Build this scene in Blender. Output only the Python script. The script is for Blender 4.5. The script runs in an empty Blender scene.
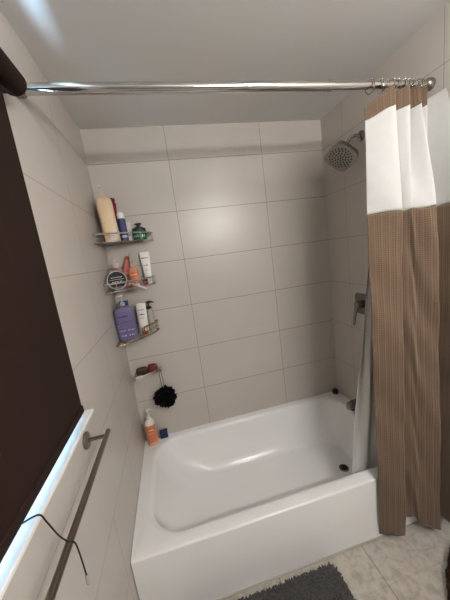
import bpy, bmesh, math, random
from mathutils import Vector, Matrix
random.seed(7)
PI = math.pi
SC = bpy.context.scene
COL = SC.collection

# ------------------------------------------------------------------ helpers
def lin(c):
    return tuple((v/12.92 if v <= .04045 else ((v+.055)/1.055)**2.4) for v in [x/255 for x in c])

def mat(name, rgb, rough=.5, metal=0, spec=.5, trans=0, coat=0, sheen=0, ior=1.45, alpha=1):
    m = bpy.data.materials.new(name); m.use_nodes = True
    b = m.node_tree.nodes['Principled BSDF']
    b.inputs['Base Color'].default_value = (*lin(rgb), 1)
    b.inputs['Roughness'].default_value = rough
    b.inputs['Metallic'].default_value = metal
    b.inputs['Specular IOR Level'].default_value = spec
    b.inputs['Transmission Weight'].default_value = trans
    b.inputs['Coat Weight'].default_value = coat
    b.inputs['Sheen Weight'].default_value = sheen
    b.inputs['IOR'].default_value = ior
    b.inputs['Alpha'].default_value = alpha
    return m

class G:
    """tiny node-graph helper"""
    def __init__(s, m):
        s.nt = m.node_tree; s.b = s.nt.nodes['Principled BSDF']
    def n(s, t, **kw):
        n = s.nt.nodes.new(t)
        for k, v in kw.items():
            if k.startswith('i_'):
                n.inputs[k[2:].replace('_', ' ')].default_value = v
            else: setattr(n, k, v)
        return n
    def l(s, a, b): s.nt.links.new(a, b)
    def math(s, op, a, b=None, c=None, clamp=False):
        n = s.nt.nodes.new('ShaderNodeMath'); n.operation = op; n.use_clamp = clamp
        for i, v in enumerate((a, b, c)):
            if v is None: continue
            if isinstance(v, (int, float)): n.inputs[i].default_value = v
            else: s.l(v, n.inputs[i])
        return n.outputs[0]
    def mix(s, f, a, b):
        n = s.nt.nodes.new('ShaderNodeMix'); n.data_type = 'RGBA'
        if isinstance(f, (int, float)): n.inputs['Factor'].default_value = f
        else: s.l(f, n.inputs['Factor'])
        for nm, v in (('A', a), ('B', b)):
            i = [x for x in n.inputs if x.name == nm and x.type == 'RGBA'][0]
            if isinstance(v, tuple): i.default_value = (*v, 1) if len(v) == 3 else v
            else: s.l(v, i)
        return [o for o in n.outputs if o.type == 'RGBA'][0]

def noise_variation(m, rgb_a, rgb_b, scale, bump=0, dist=.001, detail=4, rough=None):
    g = G(m); tc = g.n('ShaderNodeTexCoord')
    nz = g.n('ShaderNodeTexNoise'); nz.inputs['Scale'].default_value = scale; nz.inputs['Detail'].default_value = detail
    g.l(tc.outputs['Object'], nz.inputs['Vector'])
    g.l(g.mix(nz.outputs['Fac'], lin(rgb_a), lin(rgb_b)), g.b.inputs['Base Color'])
    if bump:
        bp = g.n('ShaderNodeBump'); bp.inputs['Strength'].default_value = bump; bp.inputs['Distance'].default_value = dist
        g.l(nz.outputs['Fac'], bp.inputs['Height']); g.l(bp.outputs[0], g.b.inputs['Normal'])
    return m

def tile_mat(name, axis, h_off, h_per, extra=None, grout=(146, 133, 121)):
    """large porcelain tiles with thin grout, laid out in world metres"""
    m = mat(name, (160, 150, 140), .34, spec=.5); g = G(m)
    geo = g.n('ShaderNodeNewGeometry'); sp = g.n('ShaderNodeSeparateXYZ'); g.l(geo.outputs['Position'], sp.inputs[0])
    h = sp.outputs[axis]; z = sp.outputs[2]
    def line(c, off, per, w):
        a = g.math('DIVIDE', g.math('SUBTRACT', c, off), per)
        fr = g.math('ABSOLUTE', g.math('SUBTRACT', a, g.math('ROUND', a)))
        return g.math('LESS_THAN', g.math('MULTIPLY', fr, per), w)
    lm = g.math('MAXIMUM', line(h, h_off, h_per, .0017), line(z, .6487, .3048, .0019))
    if extra is not None:
        ex = g.math('LESS_THAN', g.math('ABSOLUTE', g.math('SUBTRACT', h, extra)), .0017)
        lm = g.math('MAXIMUM', lm, g.math('MULTIPLY', ex, g.math('LESS_THAN', z, .6487)))
    nz = g.n('ShaderNodeTexNoise'); nz.inputs['Scale'].default_value = 3.5; nz.inputs['Detail'].default_value = 5
    g.l(geo.outputs['Position'], nz.inputs['Vector'])
    nf = g.n('ShaderNodeTexNoise'); nf.inputs['Scale'].default_value = 55; nf.inputs['Detail'].default_value = 2
    nf.inputs['Distortion'].default_value = 1.2
    g.l(geo.outputs['Position'], nf.inputs['Vector'])
    base = g.mix(nz.outputs['Fac'], lin(TILE_A), lin(TILE_B))
    g.l(g.mix(lm, base, lin(grout)), g.b.inputs['Base Color'])
    g.l(g.math('ADD', g.math('MULTIPLY', lm, .4), .29), g.b.inputs['Roughness'])
    hgt = g.math('SUBTRACT', g.math('MULTIPLY', nf.outputs['Fac'], .35), g.math('MULTIPLY', lm, 1.0))
    bp = g.n('ShaderNodeBump'); bp.inputs['Strength'].default_value = .35; bp.inputs['Distance'].default_value = .0012
    g.l(hgt, bp.inputs['Height']); g.l(bp.outputs[0], g.b.inputs['Normal'])
    return m
TILE_A, TILE_B = (185, 178, 170), (195, 188, 180)

def link(name, bm, m, parent=None, smooth=True, auto=None, bevel=None, sub=0):
    me = bpy.data.meshes.new(name)
    bmesh.ops.recalc_face_normals(bm, faces=bm.faces[:])
    bm.to_mesh(me); bm.free()
    for mm in (m if isinstance(m, (list, tuple)) else [m]): me.materials.append(mm)
    if smooth:
        for p in me.polygons: p.use_smooth = True
    o = bpy.data.objects.new(name, me); COL.objects.link(o)
    if parent: o.parent = parent
    if bevel:
        md = o.modifiers.new('bevel', 'BEVEL'); md.width = bevel; md.segments = 3; md.limit_method = 'ANGLE'; md.angle_limit = math.radians(40)
        md.harden_normals = False
    if sub:
        md = o.modifiers.new('sub', 'SUBSURF'); md.levels = sub; md.render_levels = sub
    if smooth and auto is not False:
        sharpen(me, auto or 35)
    return o

def sharpen(me, deg):
    b = bmesh.new(); b.from_mesh(me)
    for e in b.edges:
        if len(e.link_faces) == 2 and e.calc_face_angle(0) > math.radians(deg): e.smooth = False
    b.to_mesh(me); b.free()

def thing(name, label, cat, loc=(0, 0, 0), rot=(0, 0, 0), group=None):
    o = bpy.data.objects.new(name, None); COL.objects.link(o)
    o.location = loc; o.rotation_euler = rot; o.empty_display_size = .05
    return tag(o, label, cat, group)
def tag(o, label, cat, group=None):
    o['label'] = label; o['category'] = cat
    if group: o['group'] = group
    return o
def struct(o, label=None):
    o['kind'] = 'structure'
    if label: o['label'] = label
    return o

def box(bm, x0, x1, y0, y1, z0, z1):
    vs = [bm.verts.new((x, y, z)) for x in (x0, x1) for y in (y0, y1) for z in (z0, z1)]
    for f in ((0, 1, 3, 2), (4, 6, 7, 5), (0, 4, 5, 1), (2, 3, 7, 6), (0, 2, 6, 4), (1, 5, 7, 3)):
        bm.faces.new([vs[i] for i in f])
    return vs
def boxbm(*a):
    bm = bmesh.new(); box(bm, *a); return bm

def frame_of(d):
    d = d.normalized(); a = Vector((0, 0, 1)) if abs(d.z) < .9 else Vector((1, 0, 0))
    u = d.cross(a).normalized(); return u, d.cross(u).normalized()

def tube(bm, pts, r, n=12, closed=False, caps=True):
    pts = [Vector(p) for p in pts]; rs = r if isinstance(r, (list, tuple)) else [r]*len(pts)
    rings = []; u = None
    for i, p in enumerate(pts):
        if closed: d = pts[(i+1) % len(pts)]-pts[i-1]
        else: d = pts[min(i+1, len(pts)-1)]-pts[max(i-1, 0)]
        d.normalize()
        if u is None: u, v = frame_of(d)
        else:
            u = (u-d*u.dot(d)).normalized(); v = d.cross(u)
        rings.append([bm.verts.new(p+(u*math.cos(2*PI*k/n)+v*math.sin(2*PI*k/n))*rs[i]) for k in range(n)])
    L = len(rings)
    for i in range(L if closed else L-1):
        a, b = rings[i], rings[(i+1) % L]
        for k in range(n): bm.faces.new((a[k], a[(k+1) % n], b[(k+1) % n], b[k]))
    if caps and not closed:
        bm.faces.new(rings[0][::-1]); bm.faces.new(rings[-1])
    return bm
def tubebm(*a, **k): return tube(bmesh.new(), *a, **k)

def lathe(bm, prof, n=32, c=(0, 0), axis='z', org=(0, 0, 0)):
    """prof = [(r, h)...]; revolve about an axis through org"""
    rings = []
    for r, h in prof:
        ring = []
        for k in range(n):
            a = 2*PI*k/n; x, y = r*math.cos(a), r*math.sin(a)
            if axis == 'z': p = (x, y, h)
            elif axis == 'x': p = (h, x, y)
            else: p = (x, h, y)
            ring.append(bm.verts.new(Vector(p)+Vector(org)))
        rings.append(ring)
    for a, b in zip(rings, rings[1:]):
        for k in range(n): bm.faces.new((a[k], a[(k+1) % n], b[(k+1) % n], b[k]))
    bm.faces.new(rings[0][::-1]); bm.faces.new(rings[-1])
    return bm
def lathebm(*a, **k): return lathe(bmesh.new(), *a, **k)

def sgn(v): return -1 if v < 0 else 1
LINES = []
def link_print(name, bm, m, parent):
    """printing on a bottle: solid patches as one part, every line of lettering a part of its own"""
    if len(bm.faces): link(name, bm, m, parent)
    else: bm.free()
    for b_ in LINES: link('lettering', b_, m, parent)
    LINES.clear()
class Loft:
    """bottle body: profile [(z, half width x, half depth y)], superelliptic section"""
    def __init__(s, prof, e=1.0): s.p = prof; s.e = e
    def at(s, z):
        p = s.p
        if z <= p[0][0]: return p[0][1:]
        for a, b in zip(p, p[1:]):
            if z <= b[0]:
                t = (z-a[0])/max(1e-9, b[0]-a[0]); return (a[1]+(b[1]-a[1])*t, a[2]+(b[2]-a[2])*t)
        return p[-1][1:]
    def pt(s, a, z, off=0):
        rx, ry = s.at(z); c, q = math.cos(a), math.sin(a)
        return Vector(((rx+off)*sgn(c)*abs(c)**s.e, (ry+off)*sgn(q)*abs(q)**s.e, z))
    def body(s, n=40):
        bm = bmesh.new(); rings = []
        for z, rx, ry in s.p:
            r = []
            for k in range(n):
                a = 2*PI*k/n; c, q = math.cos(a), math.sin(a)
                r.append(bm.verts.new((rx*sgn(c)*abs(c)**s.e, ry*sgn(q)*abs(q)**s.e, z)))
            rings.append(r)
        for a, b in zip(rings, rings[1:]):
            for k in range(n): bm.faces.new((a[k], a[(k+1) % n], b[(k+1) % n], b[k]))
        bm.faces.new(rings[0][::-1]); bm.faces.new(rings[-1]); return bm
    def patch(s, bm, a0, a1, z0, z1, off=.0007, na=8, nz=4):
        g = [[bm.verts.new(s.pt(a0+(a1-a0)*i/na, z0+(z1-z0)*j/nz, off)) for i in range(na+1)] for j in range(nz+1)]
        for j in range(nz):
            for i in range(na): bm.faces.new((g[j][i], g[j][i+1], g[j+1][i+1], g[j+1][i]))
    def text(s, bm, a0, a1, z0, z1, n=6, off=.0012, fill=.7):
        """a line of small printed strokes, too small to read in the photograph"""
        rr = random.Random(int(z0*1e5)+n)
        bm = bmesh.new(); LINES.append(bm); w = (a1-a0)/n
        for i in range(n):
            b0 = a0+w*i; b1 = b0+w*(fill*.6+rr.random()*fill*.4)
            self_h = (z1-z0)*(.75+.25*rr.random())
            s.patch(bm, b0, b1, z0, z0+self_h, off, 2, 1)
FRONT = -PI/2

def rbox_round(z0, z1, rx, ry, r=.006, top=None, n=4):
    """profile with softened bottom and top edges"""
    p = []
    for i in range(n+1):
        a = PI/2*i/n; p.append((z0+r*(1-math.sin(a)) if False else z0+r*(1-math.cos(PI/2-a)) if False else z0+r-r*math.cos(a), rx-r+r*math.sin(a), ry-r+r*math.sin(a)))
    rt = top or r
    for i in range(n+1):
        a = PI/2*i/n; p.append((z1-rt+rt*math.sin(a), rx-rt+rt*math.cos(a), ry-rt+rt*math.cos(a)))
    return p

# ------------------------------------------------------------------ camera (solved from the photograph's tile grid)
cam = bpy.data.cameras.new('camera'); co = bpy.data.objects.new('camera', cam); COL.objects.link(co)
rt = Vector((.9679, -.2137, -.1324)); up = Vector((.1653, .1446, .9756)); fw = Vector((.1893, .9661, -.1753))
M = Matrix((rt, up, -fw)).transposed().to_4x4(); M.translation = (.3579, -1.7559, 1.5682)
co.matrix_world = M; cam.sensor_width = 36; cam.lens = 261.8/600*36; cam.clip_start = .02
SC.camera = co

# ------------------------------------------------------------------ materials
M_back = tile_mat('tile_back', 0, .4689, .6096)
M_left = tile_mat('tile_left', 1, -.462, 6.0, -.828, (170, 162, 154))
M_right = tile_mat('tile_right', 1, -.214, .6096, None, (158, 149, 140))
M_ceil = noise_variation(mat('ceiling_paint', (196, 193, 190), .8), (214, 212, 210), (220, 218, 216), 3)
M_white = mat('white_paint', (232, 232, 230), .4)
M_plain = mat('wall_paint', (118, 116, 114), .7)
M_tub = mat('enamel', (238, 237, 236), .14, spec=.5, coat=.3)
M_chrome = mat('chrome', (205, 203, 200), .12, 1)
M_chrome_d = mat('chrome_satin', (150, 146, 140), .24, 1)
M_nickel = mat('brushed_nickel', (142, 132, 118), .3, 1)
M_dark = mat('dark_rubber', (22, 20, 19), .55)
M_blind = noise_variation(mat('blind_fabric', (38, 25, 20), .85, spec=.2), (36, 23, 19), (42, 28, 23), 180, .2, .0003)
M_hole = mat('nozzle_rubber', (38, 36, 34), .6)

def floor_mat():
    m = mat('marble_floor', (190, 180, 165), .4); g = G(m)
    geo = g.n('ShaderNodeNewGeometry'); sp = g.n('ShaderNodeSeparateXYZ'); g.l(geo.outputs['Position'], sp.inputs[0])
    n1 = g.n('ShaderNodeTexNoise'); n1.inputs['Scale'].default_value = 24; n1.inputs['Detail'].default_value = 8; n1.inputs['Distortion'].default_value = .5
    n1.inputs['Roughness'].default_value = .65
    g.l(geo.outputs['Position'], n1.inputs['Vector'])
    cr = g.n('ShaderNodeValToRGB'); e = cr.color_ramp.elements
    e[0].position = .34; e[0].color = (*lin((156, 149, 138)), 1); e[1].position = .68; e[1].color = (*lin((192, 186, 176)), 1)
    x = e.new(.48); x.color = (*lin((175, 168, 157)), 1)
    g.l(n1.outputs['Fac'], cr.inputs[0])
    def line(c, off, per, w):
        a = g.math('DIVIDE', g.math('SUBTRACT', c, off), per)
        fr = g.math('ABSOLUTE', g.math('SUBTRACT', a, g.math('ROUND', a)))
        return g.math('LESS_THAN', g.math('MULTIPLY', fr, per), w)
    lm = g.math('MAXIMUM', line(sp.outputs[0], 1.086, .457, .0022), g.math('MULTIPLY', line(sp.outputs[1], -.955, .457, .0012), .35))
    g.l(g.mix(g.math('MULTIPLY', lm, .75), cr.outputs[0], lin((120, 106, 90))), g.b.inputs['Base Color'])
    bp = g.n('ShaderNodeBump'); bp.inputs['Strength'].default_value = .25; bp.inputs['Distance'].default_value = .001
    g.l(g.math('SUBTRACT', g.math('MULTIPLY', n1.outputs['Fac'], .3), lm), bp.inputs['Height']); g.l(bp.outputs[0], g.b.inputs['Normal'])
    return m
M_floor = floor_mat()

# ------------------------------------------------------------------ room shell
W, H, YF = 1.524, 2.365, -2.75
WY0, WY1, WZ0, WZ1 = -1.78, -.965, 1.105, 2.14        # window opening in the left wall
struct(link('floor', boxbm(-.14, W+.1, YF-.1, .1, -.1, 0), M_floor, smooth=False))
struct(link('ceiling', boxbm(-.14, W+.1, YF-.1, .1, H, H+.1), M_ceil, smooth=False))
struct(link('wall_back', boxbm(-.14, W+.1, 0, .1, 0, H), M_back, smooth=False))
struct(link('wall_right', boxbm(W, W+.1, YF, 0, 0, H), M_right, smooth=False))
struct(link('wall_front', boxbm(-.14, W+.1, YF-.1, YF, 0, H), M_plain, smooth=False))
bm = bmesh.new()
box(bm, -.14, 0, WY1, 0, 0, H); box(bm, -.14, 0, YF, WY0, 0, H); box(bm, -.14, 0, WY0, WY1, 0, WZ0); box(bm, -.14, 0, WY0, WY1, WZ1, H)
struct(link('wall_left', bm, M_left, smooth=False))
struct(link('baseboard_right', boxbm(W-.014, W, YF, -.785, 0, .13), M_white, smooth=False, bevel=.004))

# window: frame, sash, pane, stool (sill) and white side channels
win = bpy.data.objects.new('window_1', None); COL.objects.link(win); struct(win, 'window in the left wall behind the brown roller blind')
bm = bmesh.new()
for a in ((WY0, WY0+.05, WZ0, WZ1), (WY1-.05, WY1, WZ0, WZ1), (WY0, WY1, WZ0+.005, WZ0+.06), (WY0, WY1, WZ1-.05, WZ1), (WY0, WY1, 1.55, 1.59)):
    box(bm, -.12, -.08, a[0], a[1], a[2], a[3])
link('window_frame', bm, M_white, win, smooth=False)
mp = bpy.data.materials.new('pane_glass'); mp.use_nodes = True; nt = mp.node_tree
out = nt.nodes['Material Output']; tr = nt.nodes.new('ShaderNodeBsdfTransparent'); gl = nt.nodes.new('ShaderNodeBsdfGlossy'); gl.inputs['Roughness'].default_value = .02
mx = nt.nodes.new('ShaderNodeMixShader'); mx.inputs[0].default_value = .08
nt.links.new(tr.outputs[0], mx.inputs[1]); nt.links.new(gl.outputs[0], mx.inputs[2]); nt.links.new(mx.outputs[0], out.inputs[0])
link('pane', boxbm(-.102, -.098, WY0+.04, WY1-.04, WZ0+.05, WZ1-.04), mp, win, smooth=False)
link('window_sill', boxbm(-.12, .044, WY0-.08, -.885, WZ0+.013, WZ0+.024), M_white, win, smooth=False, bevel=.003)
struct(link('trim_1', boxbm(0, .024, -.934, -.922, WZ0+.024, 2.035), M_white, smooth=False, bevel=.002))

# ------------------------------------------------------------------ roller blind
bl = thing('roller_blind', 'dark brown roller blind covering the window on the left wall', 'blind', (.045, -1.35, 2.075))
bm = lathebm([(.006, -.46), (.028, -.46), (.0315, -.457), (.0315, .457), (.028, .46), (.006, .46)], 36, axis='y'); link('fabric_roll', bm, M_blind, bl)
bm = bmesh.new(); box(bm, -.0165, -.014, -.43, .416, -.905, .02); link('fabric', bm, M_blind, bl, smooth=False)
bm = bmesh.new(); box(bm, -.021, -.009, -.43, .416, -.925, -.903); link('bottom_rail', bm, M_blind, bl, smooth=False, bevel=.003)
bm = bmesh.new(); box(bm, -.045, -.006, .4605, .464, -.02, .02); link('bracket', bm, M_dark, bl, smooth=False)

# thin black cord draped over the sill and the towel bar
cw = thing('cord', 'thin black cord hanging from the window sill over the towel bar, pale tip', 'cord', (0, 0, 0))
pts = [(.018, -1.268, 1.1305), (.044, -1.262, 1.1325), (.0495, -1.255, 1.105), (.058, -1.248, 1.062), (.067, -1.242, 1.0362), (.0762, -1.238, 1.024), (.0775, -1.235, .995), (.077, -1.232, .955), (.0765, -1.230, .925)]
def spline(P, n=8):
    P = [Vector(p) for p in P]; o = []
    for i in range(len(P)-1):
        a, b, c, d = P[max(i-1, 0)], P[i], P[i+1], P[min(i+2, len(P)-1)]
        for k in range(n):
            t = k/n; o.append(.5*((2*b)+(c-a)*t+(2*a-5*b+4*c-d)*t*t+(3*b-a-3*c+d)*t**3))
    o.append(P[-1]); return o
link('cable', tubebm(spline(pts), .0016, 8), M_dark, cw)
link('tip', tubebm([(.0765, -1.230, .928), (.0764, -1.2297, .918), (.0763, -1.2294, .904)], [.003, .0042, .0038], 10), mat('tip_plastic', (170, 165, 150), .4), cw)

# ------------------------------------------------------------------ towel bar
tb = thing('towel_bar', 'brushed nickel towel bar on the left wall below the window', 'towel bar', (0, -.892, 1.026))
BX, BY0, BY1 = .066, -.866, -1.5
link('bar', tubebm([(BX, BY0+.892, 0), (BX, BY1+.892, 0)], .0082, 20), M_nickel, tb)
for y in (0, -.58):
    link('post', tubebm([(.004, y, 0), (BX-.006, y, 0)], .0062, 16), M_nickel, tb)
    link('flange', lathebm([(.018, .0), (.027, .0), (.027, .006), (.0255, .008), (.008, .009)], 32, axis='x', org=(0, y, 0)), M_nickel, tb)

# ------------------------------------------------------------------ bathtub
tub = thing('bathtub', 'white alcove bathtub with a plain apron, between three tiled walls', 'bathtub', (0, 0, 0))
def rrect(x0, x1, y0, y1, rc, z, N=128):
    """rounded rectangle with corner radii rc=(back-left, back-right, front-right, front-left), N points, fixed parametrisation by angle"""
    out = []
    segs = [((x0+rc[3], y0+rc[3]), rc[3], PI, 1.5*PI), ((x1-rc[2], y0+rc[2]), rc[2], 1.5*PI, 2*PI), ((x1-rc[1], y1-rc[1]), rc[1], 0, .5*PI), ((x0+rc[0], y1-rc[0]), rc[0], .5*PI, PI)]
    nc = N//8; ns = N//8
    for i, (c, r, a0, a1) in enumerate(segs):
        for k in range(nc): a = a0+(a1-a0)*k/nc; out.append(Vector((c[0]+r*math.cos(a), c[1]+r*math.sin(a), z)))
        e = Vector((c[0]+r*math.cos(a1), c[1]+r*math.sin(a1), z)); c2, r2, b0, _ = segs[(i+1) % 4]
        s = Vector((c2[0]+r2*math.cos(b0), c2[1]+r2*math.sin(b0), z))
        for k in range(ns): out.append(e.lerp(s, k/ns))
    return out
TZ = .362
rings = []
X0, X1, Y0, Y1 = .002, W-.002, -.78, -.002
rings.append(rrect(X0, X1, Y0, Y1, (.004,)*4, .012))
rings.append(rrect(X0, X1, Y0, Y1, (.004,)*4, TZ-.010))
for t in (.3, .6, 1):
    a = PI/2*t; d = .009*(1-math.cos(a)); rings.append(rrect(X0, X1, Y0+d, Y1, (.004,)*4, TZ-.010+.010*math.sin(a)))
IX0, IX1, IY0, IY1 = .072, 1.442, -.716, -.045
RC = (.17, .13, .13, .17)
for d, dz in ((-.012, 0), (-.004, -.001), (.004, -.005), (.010, -.012), (.014, -.024)):
    rings.append(rrect(IX0+d, IX1-d, IY0+d, IY1-d, tuple(r-d*.5 for r in RC), TZ+dz))
# basin wall: t = 0 at the lip, 1 on the floor
BXa, BXb, BYa, BYb = .40, 1.345, -.575, -.185
for t in (.15, .3, .45, .6, .72, .82, .9, .96, 1):
    z = TZ-.024-(TZ-.024-.085)*math.sin(t*PI/2)**1.15
    s = t**1.25
    s2 = 1-(1-t)**.8 if t < 1 else 1
    k = .35*t+.65*(1-math.cos(t*PI/2))
    d = .014
    x0 = (IX0+d)+(BXa-IX0-d)*k; x1 = (IX1-d)+(BXb-IX1+d)*k; y0 = (IY0+d)+(BYa-IY0-d)*k; y1 = (IY1-d)+(BYb-IY1+d)*k
    rr = tuple(r+(.13-r)*t for r in RC)
    rings.append(rrect(x0, x1, y0, y1, rr, z))
for sc, z in ((.8, .080), (.5, .077), (.2, .075)):
    cx, cy = (BXa+BXb)/2, (BYa+BYb)/2
    rings.append([Vector((cx+(p.x-cx)*sc, cy+(p.y-cy)*sc, z)) for p in rrect(BXa, BXb, BYa, BYb, (.13,)*4, z)])
bm = bmesh.new(); prev = None
for r in rings:
    vs = [bm.verts.new(p) for p in r]
    if prev:
        for k in range(len(vs)): bm.faces.new((prev[k], prev[(k+1) % len(vs)], vs[(k+1) % len(vs)], vs[k]))
    prev = vs
bm.faces.new(prev)
link('shell', bm, M_tub, tub, auto=60)
link('caulk_strip', boxbm(.004, W-.004, -.7845, -.776, .0005, .009), mat('caulk', (176, 170, 162), .6), tub, smooth=False, bevel=.003)
bm = lathebm([(.012, .0), (.030, .0), (.032, .003), (.027, .006), (.02, .0055), (.012, .0055)], 32); d = link('drain', bm, M_chrome_d, tub); d.location = (1.262, -.415, .0785); d['label'] = 'round metal drain'
bm = lathebm([(.004, .004), (.021, .004), (.021, .008), (.012, .0095), (.004, .0095)], 24); dd = link('drain_opening', bm, M_dark, d)

# small black stopper on the far right corner of the rim
st = thing('tub_stopper', 'small round black stopper in the far right corner of the tub rim', 'stopper', (1.482, -.036, TZ))
link('plug', lathebm([(.01, .0005), (.019, .0005), (.0235, .008), (.0245, .018), (.021, .028), (.012, .034), (.004, .035)], 28), M_dark, st)
bm = bmesh.new(); tube(bm, [(.009*math.cos(a), 0, .037+.009*math.sin(a)) for a in [2*PI*k/16 for k in range(16)]], .0022, 8, closed=True); link('pull_ring', bm, M_dark, st)

# ------------------------------------------------------------------ plumbing
sp = thing('tub_spout', 'chrome tub spout on the right wall above the tub rim', 'spout', (W, -.335, .462))
bm = bmesh.new()
prof = [(-.006, .030, .030, 0), (-.02, .024, .024, 0), (-.06, .022, .024, -.001), (-.115, .021, .026, -.005), (-.140, .019, .026, -.010), (-.153, .014, .020, -.014)]
pr = None
for x, ry, rz, dz in prof:
    vs = []
    for k in range(28):
        a = 2*PI*k/28; c, s = math.cos(a), math.sin(a); vs.append(bm.verts.new((x, ry*sgn(c)*abs(c)**.6, dz+rz*sgn(s)*abs(s)**.6)))
    if pr: [bm.faces.new((pr[k], pr[(k+1) % 28], vs[(k+1) % 28], vs[k])) for k in range(28)]
    else: bm.faces.new(vs[::-1])
    pr = vs
bm.faces.new(pr); link('body', bm, M_chrome_d, sp)
link('flange', lathebm([(.02, -.0), (.036, -.0), (.036, -.006), (.02, -.008)], 32, axis='x'), M_chrome_d, sp)
link('outlet', lathebm([(.013, -.026), (.013, -.046), (.010, -.046), (.010, -.04)], 20, org=(-.115, 0, 0)), M_hole, sp)

vl = thing('shower_valve', 'chrome square shower valve with lever handle on the right wall', 'faucet', (W, -.335, 1.135))
L_ = Loft(rbox_round(-.0, .008, .068, .068, .004), .3)
o = link('escutcheon', L_.body(48), M_chrome_d, vl); o.rotation_euler = (0, -PI/2, 0)
link('stem', lathebm([(.02, -.0085), (.026, -.0085), (.024, -.03), (.021, -.052), (.012, -.055)], 32, axis='x'), M_chrome_d, vl)
link('lever', tubebm([(-.045, 0, 0), (-.052, .004, -.03), (-.058, .01, -.075), (-.062, .014, -.125), (-.062, .014, -.135)], [.012, .011, .0095, .008, .004], 14), M_chrome_d, vl)

sh = thing('showerhead', 'square chrome shower head on an arm from the right wall', 'shower head', (W, -.372, 2.105))
AX = Vector((-.112, .036, -.096))       # head centre
nrm = Vector((-.60, -.30, -.74)).normalized()
link('flange', lathebm([(.012, 0), (.028, 0), (.027, -.006), (.012, -.012)], 32, axis='x'), M_chrome_d, sh)
root = AX-nrm*.052
link('arm', tubebm(spline([(-.004, 0, 0), (-.035, .006, .006), (-.062, .017, -.003), root]), .0085, 16), M_chrome_d, sh)
def oriented(o, p, d):
    z = d.normalized(); u = Vector((.3, -.12, -.45)); u = (u-z*u.dot(z)).normalized(); v = z.cross(u)
    m = Matrix((u, v, z)).transposed().to_4x4(); m.translation = p; o.matrix_local = m
bm = bmesh.new(); bmesh.ops.create_uvsphere(bm, u_segments=24, v_segments=14, radius=.0155); o = link('ball_joint', bm, M_chrome_d, sh); o.location = root
h = link('head', Loft([(-.05, .014, .014), (-.040, .020, .020), (-.034, .050, .050), (-.030, .072, .072), (-.026, .076, .076), (-.002, .078, .078), (.0, .076, .076)], .5).body(48), M_chrome_d, sh); oriented(h, AX, nrm)
bm = bmesh.new()
lathe_pts = [(0, 0)]
for R_, n_ in ((.015, 6), (.030, 11), (.045, 16), (.059, 20)):
    lathe_pts += [(R_*math.cos(2*PI*k/n_+R_*9), R_*math.sin(2*PI*k/n_+R_*9)) for k in range(n_)]
for x, y in lathe_pts: lathe(bm, [(.0042, .0), (.0042, .0016), (.0028, .0022)], 8, org=(x, y, 0))
nz_ = link('nozzles', bm, M_hole, h)

# ------------------------------------------------------------------ curtain rod
RY, RZ = -.77, 2.131
rod = thing('shower_rod', 'chrome tension shower rod spanning from the left wall to the right wall', 'rod', (0, RY, RZ))
link('wide_tube', tubebm([(.02, 0, 0), (1.06, 0, 0)], .0165, 28), M_chrome, rod)
link('narrow_tube', tubebm([(1.055, 0, 0), (W-.02, 0, 0)], .0135, 28), M_chrome, rod)
link('collar', lathebm([(.0135, 1.052), (.0175, 1.052), (.018, 1.056), (.018, 1.064), (.0175, 1.068), (.0135, 1.068)], 28, axis='x'), M_chrome, rod)
for s, x in ((1, 0), (-1, W)):
    link('end_cap', lathebm([(.012, x+s*.001), (.023, x+s*.001), (.0235, x+s*.006), (.0225, x+s*.02), (.0195, x+s*.026), (.014, x+s*.03)], 32, axis='x'), M_chrome_d, rod)

# ------------------------------------------------------------------ shower curtain and liner
def waffle(name, a, b, c):
    m = mat(name, a, .85, spec=.2, sheen=.15); g = G(m)
    uv = g.n('ShaderNodeUVMap'); uv.uv_map = 'uv'; s = g.n('ShaderNodeSeparateXYZ'); g.l(uv.outputs[0], s.inputs[0])
    def wave(c_, per):
        f = g.math('FRACT', g.math('DIVIDE', c_, per)); return g.math('ABSOLUTE', g.math('SUBTRACT', g.math('MULTIPLY', f, 2), 1))
    wx, wz = wave(s.outputs[0], .0085), wave(s.outputs[1], .0085)
    h = g.math('MULTIPLY', g.math('SMOOTH_MIN', wx, wz, .2), 1.0)
    col = g.mix(h, lin(b), lin(a))
    stripe = g.math('GREATER_THAN', wave(s.outputs[0], .026), .78)
    col2 = g.mix(g.math('MULTIPLY', stripe, .16), col, lin(c))
    g.l(col2, g.b.inputs['Base Color'])
    bp = g.n('ShaderNodeBump'); bp.inputs['Strength'].default_value = .6; bp.inputs['Distance'].default_value = .0016; bp.invert = True
    g.l(h, bp.inputs['Height']); g.l(bp.outputs[0], g.b.inputs['Normal'])
    return m
M_waffle = waffle('brown_waffle', (127, 106, 87), (94, 77, 63), (148, 126, 106))
M_cloth = noise_variation(mat('white_cloth', (236, 234, 230), .85, spec=.2), (190, 189, 187), (198, 197, 195), 30, .15, .002)
M_liner = mat('liner_fabric', (242, 241, 238), .6, spec=.3)

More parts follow.
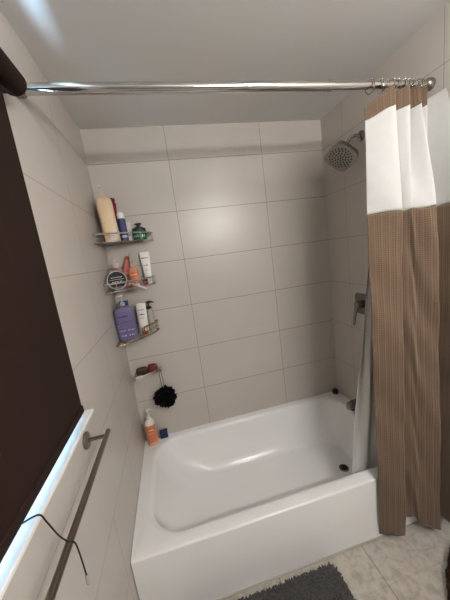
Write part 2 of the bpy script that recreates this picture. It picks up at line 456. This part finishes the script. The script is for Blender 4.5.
Tp = [(1.222, -.752), (1.300, -.822), (1.305, -.745), (1.372, -.818), (1.375, -.742), (1.418, -.815), (1.415, -.745), (1.455, -.812), (1.475, -.765), (1.5005, -.850)]
Mp = [(1.178, -.798), (1.275, -.866), (1.272, -.782), (1.326, -.846), (1.345, -.866), (1.390, -.912), (1.425, -.800), (1.470, -.800), (1.498, -.84), (1.5045, -1.02)]
Bp = [(1.187, -.797), (1.300, -.838), (1.298, -.796), (1.365, -.828), (1.395, -.836), (1.474, -.876), (1.470, -.803), (1.480, -.798), (1.497, -.83), (1.5045, -.96)]
NS = 20
def curve2(P): return [v.to_2d() for v in spline([(x, y, 0) for x, y in P], NS)]
CT, CM, CB = curve2(Tp), curve2(Mp), curve2(Bp)
NC = len(CT)
def plan(i, z):
    if z > 1.62:
        t = min(1, (2.1-z)/.48); t = t*t*(3-2*t)*.6+t*.4; p = CT[i].lerp(CM[i], t)
    else:
        t = (1.62-z)/1.57; t = t**.85; p = CM[i].lerp(CB[i], t)
    s = i/NC
    w = .0045*math.sin(9*z+s*21)+.003*math.sin(23*z+s*50)*min(1, max(0, (1.9-z)*2))
    lowlim = -.7885
    x, y = p.x+w*.5, p.y+w
    if z < .42: y = min(y, lowlim)
    return Vector((min(x, W-.017), y))
def smooth(a, b, x):
    t = max(0, min(1, (x-a)/(b-a))); return t*t*(3-2*t)
IF = NS*8-6                                              # where the last flap, without a heading, begins
def ztop(i):
    s = i/NS
    sag = .045*(1-smooth(0, .8, s))
    return 2.107-sag-.006*abs(math.sin(PI*s*1.0))
def zhead(i): return ztop(i)-.052-.02*smooth(0, .9, i/NS)
def zwhite(i): return 1.642+.003*math.sin(i*.2)
def zhem(i):
    a = i/NS
    return .044+.075*smooth(1.2, 1.8, a)*(1-.75*smooth(3.0, 5, a))+.05*smooth(5.2, 7, a)
# arc length for texture coordinates
arc = [0]
for i in range(1, NC): arc.append(arc[-1]+(CM[i]-CM[i-1]).length)
def sheet(name, i0, i1, fa, fb, m, parent, nz, th=.0016):
    bm = bmesh.new(); uvl = bm.loops.layers.uv.new('uv'); g = []
    for j in range(nz+1):
        row = []
        for i in range(i0, i1+1):
            z = fb(i)+(fa(i)-fb(i))*j/nz; p = plan(i, z); row.append((bm.verts.new((p.x, p.y, z)), (arc[i], z)))
        g.append(row)
    for j in range(nz):
        for i in range(i1-i0):
            q = (g[j][i], g[j][i+1], g[j+1][i+1], g[j+1][i]); f = bm.faces.new([x[0] for x in q])
            for l, x in zip(f.loops, q): l[uvl].uv = x[1]
    o = link(name, bm, m, parent, auto=False)
    md = o.modifiers.new('thick', 'SOLIDIFY'); md.thickness = th; md.offset = 0
    return o
ct = thing('shower_curtain', 'brown waffle shower curtain with white upper band at the right of the rod', 'curtain', (0, 0, 0))
zflap = lambda i: 2.062+.012*(i-IF)/(NC-1-IF)
o = sheet('heading', 0, IF, ztop, zhead, M_waffle, ct, 10); o['label'] = 'brown waffle heading strip'
zt = lambda i: zhead(i) if i < IF else zflap(i)
o = sheet('white_band', 0, NC-1, zt, zwhite, M_cloth, ct, 40); o['label'] = 'plain white upper band'
o = sheet('lower_panel', 0, NC-1, zwhite, zhem, M_waffle, ct, 140); o['label'] = 'brown waffle weave lower panel'

# liner hanging inside the tub
ln = thing('shower_liner', 'plain white shower liner hanging inside the tub behind the brown curtain', 'curtain', (0, 0, 0))
LT = curve2([(1.335, -.735), (1.345, -.715), (1.335, -.728), (1.375, -.712), (1.41, -.728), (1.45, -.712), (1.49, -.725)])
LB = curve2([(1.128, -.655), (1.18, -.632), (1.225, -.662), (1.27, -.630), (1.315, -.660), (1.355, -.632), (1.385, -.655)])
bm = bmesh.new(); g = []
for j in range(71):
    z = .20+(2.095-.20)*j/70; t = (2.095-z)/1.895; row = []
    for i in range(len(LT)):
        p = LT[i].lerp(LB[i], t**.95 if t > 0 else 0)
        row.append(bm.verts.new((p.x+.003*math.sin(7*z+i*.1), p.y+.003*math.sin(11*z+i*.07), z)))
    g.append(row)
for a, b in zip(g, g[1:]):
    for i in range(len(a)-1): bm.faces.new((a[i], a[i+1], b[i+1], b[i]))
o = link('liner_panel', bm, M_liner, ln, auto=False); md = o.modifiers.new('thick', 'SOLIDIFY'); md.thickness = .0012; md.offset = 0

# curtain rings on the rod
ORD = ['leftmost', 'second', 'third', 'fourth', 'fifth', 'sixth', 'seventh', 'eighth', 'ninth', 'rightmost']
rx_ = [1.236, 1.283, 1.312, 1.340, 1.366, 1.392, 1.414, 1.436, 1.458, 1.480]
def make_ring(loc):
    r = thing('curtain_ring', '', 'curtain ring', loc, (0, 0, 0), 'chrome rings holding the shower curtain')
    bm = bmesh.new(); tube(bm, [(0, .020*math.cos(a), -.006+.0235*math.sin(a)) for a in [2*PI*k/28 for k in range(28)]], .0017, 8, closed=True); link('hoop', bm, M_chrome_d, r)
    bm = bmesh.new(); bmesh.ops.create_uvsphere(bm, u_segments=12, v_segments=8, radius=.0042); o = link('roller_bead', bm, M_chrome, r); o.location = (0, 0, .0185)
    bm = bmesh.new(); bmesh.ops.create_uvsphere(bm, u_segments=12, v_segments=8, radius=.0042); o = link('roller_bead', bm, M_chrome, r); o.location = (0, -.010, .0160)
    return r
ring0 = make_ring((rx_[0], RY, RZ))
for k, x in enumerate(rx_):
    if k == 0: r = ring0
    else:
        r = ring0.copy(); COL.objects.link(r)
        for ch in list(ring0.children):
            c = ch.copy(); COL.objects.link(c); c.parent = r
    r.location = (x, RY, RZ); r.rotation_euler = (0, 0, random.uniform(-.35, .35) if k else .2)
    r['label'] = (ORD[k]+' chrome curtain ring on the rod, above the brown heading' if k in (0, 9) else ORD[k]+' chrome curtain ring from the left on the shower rod')

# ------------------------------------------------------------------ corner baskets
M_wire = mat('basket_wire', (178, 172, 166), .3, .6)
M_wire_g = mat('bronze_wire', (150, 128, 92), .25, 1)
def basket(name, label, z, A, B, rail, m, group, nw=7, cut=0):
    """triangular wire corner basket: A = reach along the left wall, B = reach along the back wall"""
    t = thing(name, label, 'shelf', (0, 0, z), group=group)
    e = .006
    c0, cl, cb = Vector((e, -e, 0)), Vector((e, -A, 0)), Vector((B, -e, 0))
    mid = Vector((B*.62, -A*.62, 0))
    fr = spline([cl, Vector((B*.30, -A*.90, 0)), mid, Vector((B*.90, -A*.30, 0)), cb], 6)
    up_ = Vector((0, 0, rail))
    bm = bmesh.new(); tube(bm, [c0, cl]+fr[1:]+[c0+Vector((.001, 0, 0))], .0028, 8); link('base_frame', bm, m, t)
    bm = bmesh.new(); tube(bm, ([c0+up_, cl+up_]+[p+up_ for p in fr[1:]] if not cut else [fr[cut]]+[p+up_ for p in fr[cut+1:]])+[c0+up_+Vector((.001, 0, 0))], .0040, 8); link('top_rail', bm, m, t)
    bm = bmesh.new()
    for k in range(nw):
        f = (k+.5)/nw; p = fr[max(cut+1, int(f*(len(fr)-1)))]; tube(bm, [p, p+up_], .0013, 6)
    tube(bm, [p+up_*.5 for p in fr[(cut+1 if cut else 0):]], .0012, 6)
    link('front_wires', bm, m, t)
    bm = bmesh.new()
    for k in range(1, 14):
        f = k/14; x = B*f; yb = -A*(1-f)*1.12 if f > .2 else -A*(1-f*.45); tube(bm, [(x, -e, 0), (x, yb, 0)], .0014, 6)
    link('floor_wires', bm, m, t)
    return t
GB = 'wire corner baskets on the tiled shower corner'
Z1, Z2, Z3 = 1.708, 1.439, 1.135
basket('corner_basket', 'top wire corner basket holding the tall cream bottle', Z1, .232, .298, .045, M_wire, GB)
basket('corner_basket', 'middle wire corner basket holding the white tube and round black jar', Z2, .245, .265, .045, M_wire, GB)
basket('corner_basket', 'lowest of the three large wire corner baskets, behind the purple bottle', Z3, .245, .235, .060, M_wire_g, GB, 9, 12)
Z4 = .850
sd = basket('soap_basket', 'small wire soap basket in the corner with the black puff hanging from it', Z4, .105, .178, .018, M_wire, GB, 6)
sd.location.x = .028

def facing(x, y):         # rotation so that local -y looks to the room side of the shelf
    return math.atan2(-1.7559-y, .3579-x)+PI/2

def pump(t, z, r, mcol, h=.05, spout=.03, ang=.6, thick=.0045):
    """collar, stem and nozzle of a lotion pump; z = top of the bottle neck"""
    link('pump_collar', lathebm([(r*.9, z), (r, z+.002), (r, z+.014), (r*.75, z+.018), (.006, z+.019)], 24), mcol, t)
    link('pump_stem', lathebm([(.0045, z+.017), (.0045, z+h-.012), (.004, z+h-.010)], 14), mcol, t)
    d = Vector((math.cos(ang), math.sin(ang), 0))
    link('pump_nozzle', tubebm([Vector((0, 0, z+h-.004))-d*.011, Vector((0, 0, z+h-.003)), Vector((0, 0, z+h-.004))+d*spout*.6, Vector((0, 0, z+h-.011))+d*spout], [.006, .0085, thick, thick*.7], 12), mcol, t)

P = lambda name, rgb, rough=.35, **k: mat(name, rgb, rough, **k)
M_black = P('black_plastic', (24, 23, 24), .35); M_wht = P('white_plastic', (236, 234, 232), .35); M_ink = P('dark_print', (52, 50, 56), .5)
M_ltprint = P('pale_print', (226, 224, 228), .5)

# ---- top basket
zb = Z1+.0035
b = thing('lotion_bottle', 'tall cream lotion bottle with pale pump in the top basket', 'bottle', (.080, -.128, zb+.002), (0, -.04, facing(.08, -.15)))
lf = Loft([(0, .030, .020), (.003, .040, .024), (.04, .042, .026), (.12, .041, .027), (.19, .042, .026), (.222, .041, .024), (.236, .036, .020), (.241, .020, .014), (.245, .013, .013)], .75)
link('body', lf.body(), P('cream_plastic', (212, 186, 152), .38), b)
bm = bmesh.new(); lf.patch(bm, FRONT-.15, FRONT+1.05, .012, .052)
for k in range(4): lf.patch(bm, FRONT+.2+.16*k, FRONT+.9+.05*k, .056+.012*k, .064+.012*k)
link_print('label_print', bm, P('pale_label', (216, 208, 200), .5), b)
bm = bmesh.new(); lf.text(bm, FRONT-.75, FRONT-.25, .100, .110, 6); lf.text(bm, FRONT-.5, FRONT+.1, .03, .037, 7); link_print('lettering', bm, P('tan_print', (190, 160, 120), .5), b)
pump(b, .245, .013, P('pale_pump', (214, 186, 174), .35), .062, .024, -2.2)

b = thing('shampoo_bottle', 'dark red bottle with flat cap behind the cream lotion bottle', 'bottle', (.060, -.070, zb+.005), (0, .10, .15))
lf = Loft(rbox_round(0, .225, .044, .026, .006), .8); link('body', lf.body(), P('burgundy', (112, 26, 34), .3), b)
link('cap', Loft(rbox_round(.2255, .250, .038, .023, .003), .8).body(), P('dark_red_cap', (104, 28, 30), .3), b)

b = thing('spray_can', 'navy blue bottle with white domed cap beside the cream bottle', 'bottle', (.140, -.098, zb), (0, 0, facing(.14, -.1)))
lf = Loft([(0, .018, .018), (.004, .0225, .0225), (.12, .0225, .0225), (.128, .019, .019)], 1)
link('body', lf.body(), P('navy_plastic', (56, 64, 100), .35), b)
bm = bmesh.new(); lf.text(bm, FRONT-.7, FRONT+.7, .045, .053, 5); lf.patch(bm, FRONT-.5, FRONT+.8, .02, .034); link_print('label_print', bm, P('ice_print', (166, 178, 206), .5), b)
link('cap', lathebm([(.0185, .1285), (.0195, .131), (.0195, .148), (.017, .158), (.010, .165), (.003, .167)], 28), M_wht, b)

b = thing('cream_tube', 'small pale grey tube standing between the navy bottle and green tub', 'tube', (.158, -.048, zb), (0, 0, facing(.16, -.05)))
lf = Loft([(0, .020, .014), (.003, .022, .017), (.08, .023, .014), (.115, .024, .003)], .85); link('body', lf.body(), P('pale_tube', (206, 202, 204), .45), b)
bm = bmesh.new(); lf.text(bm, FRONT-.5, FRONT+.5, .06, .066, 5); lf.patch(bm, FRONT-.6, FRONT+.6, .03, .045); link_print('label_print', bm, P('grey_print', (150, 150, 160), .5), b)

b = thing('hair_gel_tub', 'green tub with black knobbed lid at the right end of the top basket', 'tub', (.224, -.057, zb), (0, 0, facing(.22, -.06)))
lf = Loft([(0, .034, .034), (.004, .038, .038), (.05, .041, .041), (.056, .040, .040)], 1); link('body', lf.body(), P('green_plastic', (18, 84, 52), .25), b)
bm = bmesh.new(); lf.text(bm, FRONT-.9, FRONT+.9, .014, .034, 6, fill=.55); lf.patch(bm, FRONT-1, FRONT+1, .042, .045); link_print('label_print', bm, P('mint_print', (150, 206, 168), .5), b)
link('lid', lathebm([(.036, .0565), (.040, .058), (.039, .068), (.024, .076), (.010, .080), (.009, .088), (.020, .092), (.021, .097), (.012, .101), (.003, .101)], 32), M_black, b)

# ---- middle basket
zb = Z2+.0035
b = thing('round_jar', 'round black jar with pale rim lying face out in the middle basket', 'jar', (.061, -.142, zb+.0005), (0, 0, facing(.065, -.17)-.05))
jz = .056
link('body', lathebm([(.044, .004), (.052, .002), (.052, -.030), (.047, -.034)][::-1], 48, axis='y', org=(0, 0, jz)), M_black, b)
link('lid', lathebm([(.010, -.046), (.051, -.046), (.0535, -.044), (.0545, -.036), (.0545, -.022), (.053, -.020)][::-1], 48, axis='y', org=(0, 0, jz)), P('charcoal_lid', (40, 40, 43), .3), b)
bm = bmesh.new(); tube(bm, [(.0505*math.cos(a), -.0465, jz+.0505*math.sin(a)) for a in [2*PI*k/48 for k in range(48)]], .0026, 8, closed=True); link('rim_ring', bm, P('pale_rim', (196, 196, 194), .35), b)
bm = bmesh.new(); rr = random.Random(3)
for k in range(7):
    x = -.026+.008*k; w = .0055 if k % 2 else .0045; box(bm, x, x+w*.45, -.0472, -.0462, jz-.018, jz-.006); 
    if k not in (1, 4): box(bm, x, x+w, -.0472, -.0462, jz-.009, jz-.006)
    if k in (2, 4, 5): box(bm, x, x+w, -.0472, -.0462, jz-.018, jz-.0155)
box(bm, -.038, .038, -.0470, -.0462, jz+.0035, jz+.0050)
for k in range(9): box(bm, -.028+.0066*k, -.028+.0066*k+.004, -.0470, -.0462, jz+.014, jz+.018)
link_print('lettering', bm, M_ltprint, b)

b = thing('serum_bottle', 'small bottle with white cap behind the round black jar', 'bottle', (.054, -.073, zb), (0, 0, 0))
link('body', lathebm([(.016, 0), (.019, .003), (.019, .110), (.012, .122), (.010, .126)], 28), P('rose_plastic', (150, 104, 100), .35), b)
link('cap', lathebm([(.0150, .1265), (.0175, .128), (.0175, .150), (.012, .154), (.006, .155), (.0055, .168), (.002, .169)], 24), P('pinkish_cap', (214, 196, 192), .4), b)

b = thing('conditioner_bottle', 'coral pink bottle leaning between the white capped bottle and the amber bottle', 'bottle', (.103, -.045, zb+.001), (0, .13, facing(.1, -.06)))
lf = Loft([(0, .022, .015), (.004, .028, .019), (.10, .029, .019), (.135, .025, .017), (.155, .013, .013), (.160, .010, .010)], .85); link('body', lf.body(), P('coral_plastic', (208, 116, 104), .35), b)
bm = bmesh.new(); lf.text(bm, FRONT-.6, FRONT+.6, .08, .088, 6); lf.text(bm, FRONT-.6, FRONT+.5, .05, .055, 8); link_print('lettering', bm, P('peach_print', (246, 196, 182), .5), b)
link('cap', lathebm([(.011, .1605), (.012, .162), (.0115, .182), (.009, .186), (.003, .187)], 24), P('coral_cap', (206, 88, 78), .35), b)

b = thing('spray_bottle', 'amber orange bottle with clear sprayer top in the middle basket', 'bottle', (.150, -.082, zb), (0, 0, facing(.155, -.08)))
lf = Loft([(0, .024, .020), (.004, .0285, .024), (.085, .0295, .024), (.105, .025, .021), (.116, .013, .013), (.120, .012, .012)], .85); link('body', lf.body(), P('amber_plastic', (196, 128, 94), .25), b)
bm = bmesh.new(); lf.patch(bm, FRONT-.8, FRONT+.8, .06, .085); link_print('label_print', bm, P('rust_label', (196, 96, 58), .45), b)
bm = bmesh.new(); lf.text(bm, FRONT-.6, FRONT+.6, .068, .077, 6, off=.002); lf.patch(bm, FRONT-.8, FRONT+.8, .004, .016); link_print('lettering', bm, P('pale_orange_print', (232, 190, 160), .5), b)
M_mist = P('frosted_plastic', (176, 170, 158), .35, trans=.1)
link('sprayer_collar', lathebm([(.012, .1205), (.0135, .122), (.0135, .136), (.009, .140)], 24), M_mist, b)
link('sprayer_cap', lathebm([(.0085, .1405), (.0092, .142), (.0088, .196), (.006, .200), (.002, .201)], 24), M_mist, b)

b = thing('hand_cream_tube', 'white cream tube standing on its cap at the right of the middle basket', 'tube', (.226, -.033, zb), (0, 0, facing(.22, -.04)-.2))
lf = Loft([(.030, .016, .016), (.034, .0215, .018), (.10, .0265, .014), (.165, .030, .005), (.180, .0305, .0022), (.198, .0305, .0018)], .9); link('body', lf.body(), P('tube_white', (234, 232, 228), .4), b)
link('cap', lathebm([(.016, .0), (.018, .002), (.0185, .028), (.017, .0295)], 28), M_wht, b)
bm = bmesh.new(); lf.text(bm, FRONT-.75, FRONT+.75, .158, .166, 7, fill=.8); lf.text(bm, FRONT-.3, FRONT+.3, .085, .089, 5); link_print('lettering', bm, M_ink, b)
bm = bmesh.new(); lf.text(bm, FRONT-.5, FRONT+.5, .112, .122, 4, fill=.85); link_print('emblem_print', bm, P('tan_mark', (196, 168, 130), .5), b)

b = thing('balm_tin', 'low red pot with black side in front of the white tube', 'jar', (.2015, -.0855, zb), (0, 0, 0))
b.location = (.2085, -.0785, zb)
b.scale = (.8, .8, 1)
link('body', lathebm([(.015, 0), (.018, .002), (.018, .020), (.017, .021)], 32), P('red_pot', (150, 42, 36), .3), b)
link('lid', lathebm([(.0175, .0212), (.0185, .0222), (.0185, .031), (.017, .0325), (.003, .0325)], 32), P('dark_lid', (56, 30, 28), .35), b)

b = thing('razor', 'pale lilac razor hooked on the front of the middle basket', 'razor', (.172, -.128, Z2+.008), (0, 0, 0))
M_lil = P('lilac_plastic', (206, 204, 232), .3)
link('handle', tubebm(spline([(-.045, .0, .018), (-.02, -.012, .010), (.012, -.022, -.006), (.042, -.026, -.026)]), [.0042]*12+[.0055]*13, 12), M_lil, b)
bm = bmesh.new(); box(bm, -.056, -.043, -.018, .018, .015, .024); o = link('razor_head', bm, P('razor_head', (200, 204, 214), .3), b, smooth=False, bevel=.002)

# ---- lowest large basket
zb = Z3+.0035
b = thing('shampoo_bottle', 'large purple pump bottle at the front of the lowest large basket', 'bottle', (.0605, -.144, zb), (0, 0, facing(.07, -.15)*.6))
lf = Loft([(0, .046, .024), (.004, .052, .029), (.05, .055, .031), (.13, .057, .031), (.172, .056, .030), (.190, .050, .027), (.199, .036, .020), (.203, .016, .014), (.208, .014, .014)], .62)
link('body', lf.body(56), P('purple_plastic', (102, 96, 132), .28), b)
bm = bmesh.new(); lf.text(bm, FRONT-.55, FRONT+.15, .142, .151, 8, fill=.9); lf.text(bm, FRONT-.3, FRONT+.5, .112, .116, 9); link_print('lettering', bm, P('indigo_print', (54, 44, 92), .5), b)
bm = bmesh.new(); lf.text(bm, FRONT-.7, FRONT+.75, .060, .066, 10); lf.text(bm, FRONT-.5, FRONT+.6, .028, .040, 6, fill=.6); lf.text(bm, FRONT-.9, FRONT-.5, .092, .097, 2); link_print('fine_print', bm, P('lilac_print', (186, 178, 216), .5), b)
pump(b, .208, .0145, P('grey_pump', (186, 186, 196), .3), .060, .034, PI+.35)

b = thing('face_wash_bottle', 'dark navy bottle behind the purple pump bottle', 'bottle', (.052, -.045, zb), (0, 0, .3))
lf = Loft(rbox_round(0, .185, .033, .024, .006), .8); link('body', lf.body(), P('deep_navy', (34, 40, 74), .3), b)
link('cap', Loft(rbox_round(.1855, .222, .027, .020, .004), .8).body(), P('teal_cap', (26, 66, 104), .35), b)

b = thing('body_lotion_tube', 'white flat bottle with dark lettering right of the purple bottle', 'bottle', (.146, -.062, zb), (0, .03, facing(.14, -.07)-.2))
lf = Loft([(0, .024, .014), (.003, .028, .016), (.12, .0295, .015), (.185, .030, .010), (.192, .029, .008)], .7); link('body', lf.body(), P('lotion_white', (232, 228, 220), .4), b)
bm = bmesh.new(); lf.text(bm, FRONT-.6, FRONT+.6, .15, .155, 6); lf.text(bm, FRONT-.5, FRONT+.5, .12, .128, 5, fill=.85); lf.text(bm, FRONT-.6, FRONT+.4, .10, .103, 7); link_print('lettering', bm, M_ink, b)

b = thing('cosmetic_jar', 'small jar with cream lid and red brown base beside the purple bottle', 'jar', (.1545, -.0985, zb), (0, 0, 0))
link('body', lathebm([(.016, 0), (.0185, .002), (.0185, .022), (.017, .0235)], 28), P('red_brown', (158, 72, 48), .3), b)
link('lid', lathebm([(.018, .024), (.0195, .025), (.0195, .044), (.018, .046), (.003, .046)], 28), P('cream_lid', (226, 212, 188), .4), b)

b = thing('pump_dispenser', 'clear bottle with black pump at the right of the lowest large basket', 'bottle', (.196, -.038, zb), (0, 0, facing(.19, -.04)))
link('body', lathebm([(.017, 0), (.021, .003), (.021, .125), (.017, .137), (.010, .142), (.010, .146)], 32), P('clear_plastic', (196, 192, 182), .25, trans=.35), b)
pump(b, .146, .0165, M_black, .046, .034, .1, .0055)

# ---- soap basket
zb = Z4+.0035
b = thing('soap_bar', 'dark olive soap bar at the left in the small soap basket', 'soap', (.077, -.036, zb), (.0, 0, .1))
link('bar', Loft(rbox_round(0, .050, .036, .022, .012), .75).body(), P('olive_soap', (62, 48, 32), .45), b, auto=60)
b = thing('soap_bar', 'red brown soap bar at the right in the small soap basket', 'soap', (.148, -.032, zb), (0, 0, -.1))
link('bar', Loft(rbox_round(0, .058, .032, .019, .010), .75).body(), P('red_soap', (104, 44, 38), .45), b, auto=60)
b = thing('soap_bar', 'thin white soap sliver at the front of the small soap basket', 'soap', (.062, -.075, zb), (0, 0, .1))
link('bar', Loft(rbox_round(0, .012, .020, .009, .005), .75).body(), P('white_soap', (214, 206, 196), .4), b, auto=60)

# ---- black bath puff
PFS = 1.28
pf = thing('bath_puff', 'black mesh bath puff hanging by its cord from the soap basket', 'bath puff', (.193, -.055, .678))
M_puff = noise_variation(mat('puff_mesh', (16, 15, 16), .7, spec=.15), (7, 7, 8), (17, 16, 17), 300, .5, .001)
bm = bmesh.new(); rr = random.Random(11)
bmesh.ops.create_icosphere(bm, subdivisions=3, radius=.050)
for k in range(95):
    z = rr.uniform(-1, 1); a = rr.uniform(0, 2*PI); q = math.sqrt(1-z*z); d = Vector((q*math.cos(a), q*math.sin(a), z))
    u, v = frame_of(d); c = d*rr.uniform(.032, .050)*(1+.16*math.sin(2*a+1)-.12*z); R0 = rr.uniform(.020, .034); ph = rr.uniform(0, 6); nn = 26
    ce = bm.verts.new(c); r1, r2 = [], []
    for i in range(nn):
        t = 2*PI*i/nn; w = math.sin(t*4+ph)*.007+math.sin(t*7+ph*2)*.003
        r1.append(bm.verts.new(c+(u*math.cos(t)+v*math.sin(t))*R0*.55+d*(.010+w*.5)))
        r2.append(bm.verts.new(c+(u*math.cos(t)+v*math.sin(t))*R0+d*(.012+w)))
    for i in range(nn):
        j = (i+1) % nn; bm.faces.new((ce, r1[i], r1[j])); bm.faces.new((r1[i], r2[i], r2[j], r1[j]))
link('ruffles', bm, M_puff, pf, auto=False)
bm = bmesh.new(); tube(bm, spline([(-.004, .0, .03), (-.010, .006, .10), (-.010, .012, .167), (-.005, .020, .1925), (.001, .012, .172), (.006, .004, .12), (.006, .0, .03)], 6), .0018, 8)
link('hanging_cord', bm, P('cord_black', (30, 30, 32), .6), pf)

# ---- on the tub rim
b = thing('soap_pump_bottle', 'orange pump soap bottle standing in the corner on the tub rim', 'bottle', (.062, -.060, TZ+.0005), (0, 0, facing(.06, -.06)))
lf = Loft([(0, .028, .024), (.004, .034, .029), (.14, .035, .030), (.165, .032, .028), (.178, .020, .019), (.184, .014, .014)], .8)
link('body', lf.body(48), P('orange_plastic', (204, 132, 94), .3), b)
link('shoulder', Loft([(.150, .0357, .0307), (.166, .0327, .0287), (.1795, .0203, .0193), (.1855, .0145, .0145)], .8).body(48), P('clear_shoulder', (226, 214, 204), .3), b)
bm = bmesh.new(); lf.patch(bm, FRONT-.75, FRONT+.75, .030, .135); link('label', bm, P('apricot_label', (196, 116, 80), .45), b)
bm = bmesh.new(); lf.text(bm, FRONT-.55, FRONT+.55, .112, .122, 6, off=.0016); lf.text(bm, FRONT-.5, FRONT+.4, .09, .094, 8, off=.0016); lf.text(bm, FRONT-.6, FRONT+.6, .012, .020, 7); link_print('lettering', bm, P('pale_lettering', (240, 206, 176), .5), b)
pump(b, .184, .0155, P('clear_pump', (222, 216, 210), .25), .066, .030, .25)

b = thing('small_box', 'small navy blue block beside the orange bottle on the tub rim', 'box', (.136, -.0245, TZ+.0005), (0, 0, .06))
link('box_body', boxbm(-.026, .026, -.017, .017, 0, .036), P('box_navy', (28, 36, 72), .45), b, smooth=False, bevel=.003)
link('box_lid', boxbm(-.0268, .0268, -.0178, .0178, .0365, .050), P('box_lid', (34, 42, 82), .45), b, smooth=False, bevel=.003)

# ------------------------------------------------------------------ rugs
def shaggy(name, label, cat, poly, z, cols, n, hmin, hmax, seed, rad=.006):
    rr = random.Random(seed)
    m = noise_variation(mat(name+'_pile', cols[0], .95, spec=.1), cols[0], cols[1], 60)
    t = thing(name, label, cat, (0, 0, 0))
    bm = bmesh.new()
    lo = [bm.verts.new((x, y, .001)) for x, y in poly]; hi = [bm.verts.new((x, y, z)) for x, y in poly]
    bm.faces.new(lo[::-1]); bm.faces.new(hi)
    for i in range(len(poly)): j = (i+1) % len(poly); bm.faces.new((lo[i], lo[j], hi[j], hi[i]))
    link('backing', bm, m, t, smooth=False)
    def inside(x, y):
        c = False
        for i in range(len(poly)):
            (x1, y1), (x2, y2) = poly[i], poly[i-1]
            if (y1 > y) != (y2 > y) and x < (x2-x1)*(y-y1)/(y2-y1)+x1: c = not c
        return c
    xs = [p[0] for p in poly]; ys = [p[1] for p in poly]; bm = bmesh.new(); k = 0
    while k < n:
        x, y = rr.uniform(min(xs), max(xs)), rr.uniform(min(ys), max(ys))
        if not inside(x, y): continue
        k += 1
        h = rr.uniform(hmin, hmax); a = rr.uniform(0, 2*PI); r = rad*rr.uniform(.6, 1)
        tip = Vector((x+rr.uniform(-.008, .008), y+rr.uniform(-.008, .008), z+h))
        b_ = [bm.verts.new((x+r*math.cos(a+2*PI*i/4), y+r*math.sin(a+2*PI*i/4), z-.002)) for i in range(4)]
        m_ = [bm.verts.new(Vector((x, y, z)).lerp(tip, .7)+Vector((.75*r*math.cos(a+2*PI*i/4), .75*r*math.sin(a+2*PI*i/4), 0))) for i in range(4)]
        tp = bm.verts.new(tip)
        for i in range(4):
            j = (i+1) % 4; bm.faces.new((b_[i], b_[j], m_[j], m_[i])); bm.faces.new((m_[i], m_[j], tp))
    o = link('pile', bm, m, t, auto=False); o['kind'] = 'stuff'
    return t
def rpoly(x0, x1, y0, y1, r, n=6):
    o = []
    for cx, cy, a0 in ((x1-r, y1-r, 0), (x0+r, y1-r, PI/2), (x0+r, y0+r, PI), (x1-r, y0+r, 1.5*PI)):
        for k in range(n+1): a = a0+PI/2*k/n; o.append((cx+r*math.cos(a), cy+r*math.sin(a)))
    return o
shaggy('bath_mat', 'dark grey shaggy bath mat on the floor against the tub', 'mat', rpoly(.17, .905, -1.30, -.815, .035), .010, ((70, 69, 68), (96, 95, 93)), 15000, .008, .016, 5)
shaggy('shaggy_rug', 'dark brown shaggy rug at the right edge of the marble floor', 'rug', [(1.49, -.925), (1.42, -.962), (1.335, -1.015), (1.272, -1.072), (1.235, -1.17), (1.235, -1.5), (1.49, -1.5)], .014, ((40, 28, 20), (66, 48, 34)), 6000, .02, .04, 6, .006)

# ------------------------------------------------------------------ light
def point(name, loc, e, r, col):
    l = bpy.data.lights.new(name, 'POINT'); l.energy = e; l.shadow_soft_size = r; l.color = col
    o = bpy.data.objects.new(name, l); COL.objects.link(o); o.location = loc
for k, x in enumerate((.92, 1.13, 1.34)):
    point('vanity_bulb', (x, -2.28, 1.985), 19, .05, (1.0, .975, .945))
point('ceiling_lamp', (1.05, -1.6, 2.29), 12, .07, (1.0, .975, .945))
l = bpy.data.lights.new('daylight', 'AREA'); l.shape = 'RECTANGLE'; l.size = 2.0; l.size_y = .30; l.energy = 520; l.color = (.46, .74, 1.0)
o = bpy.data.objects.new('daylight', l); COL.objects.link(o); o.location = (-.45, -1.85, .75)
zz = Vector((-.55, 0, -1.6)).normalized(); xx = Vector((0, 1, 0)); yy = zz.cross(xx)
m_ = Matrix((xx, yy, zz)).transposed().to_4x4(); m_.translation = o.location; o.matrix_world = m_
w = bpy.data.worlds.new('world'); SC.world = w; w.use_nodes = True
w.node_tree.nodes['Background'].inputs[0].default_value = (.10, .53, 1.0, 1); w.node_tree.nodes['Background'].inputs[1].default_value = 2.5

vs = SC.view_settings
vs.view_transform = 'Standard'; vs.look = 'None'; vs.gamma = 1; vs.use_curve_mapping = False; vs.exposure = 0.0
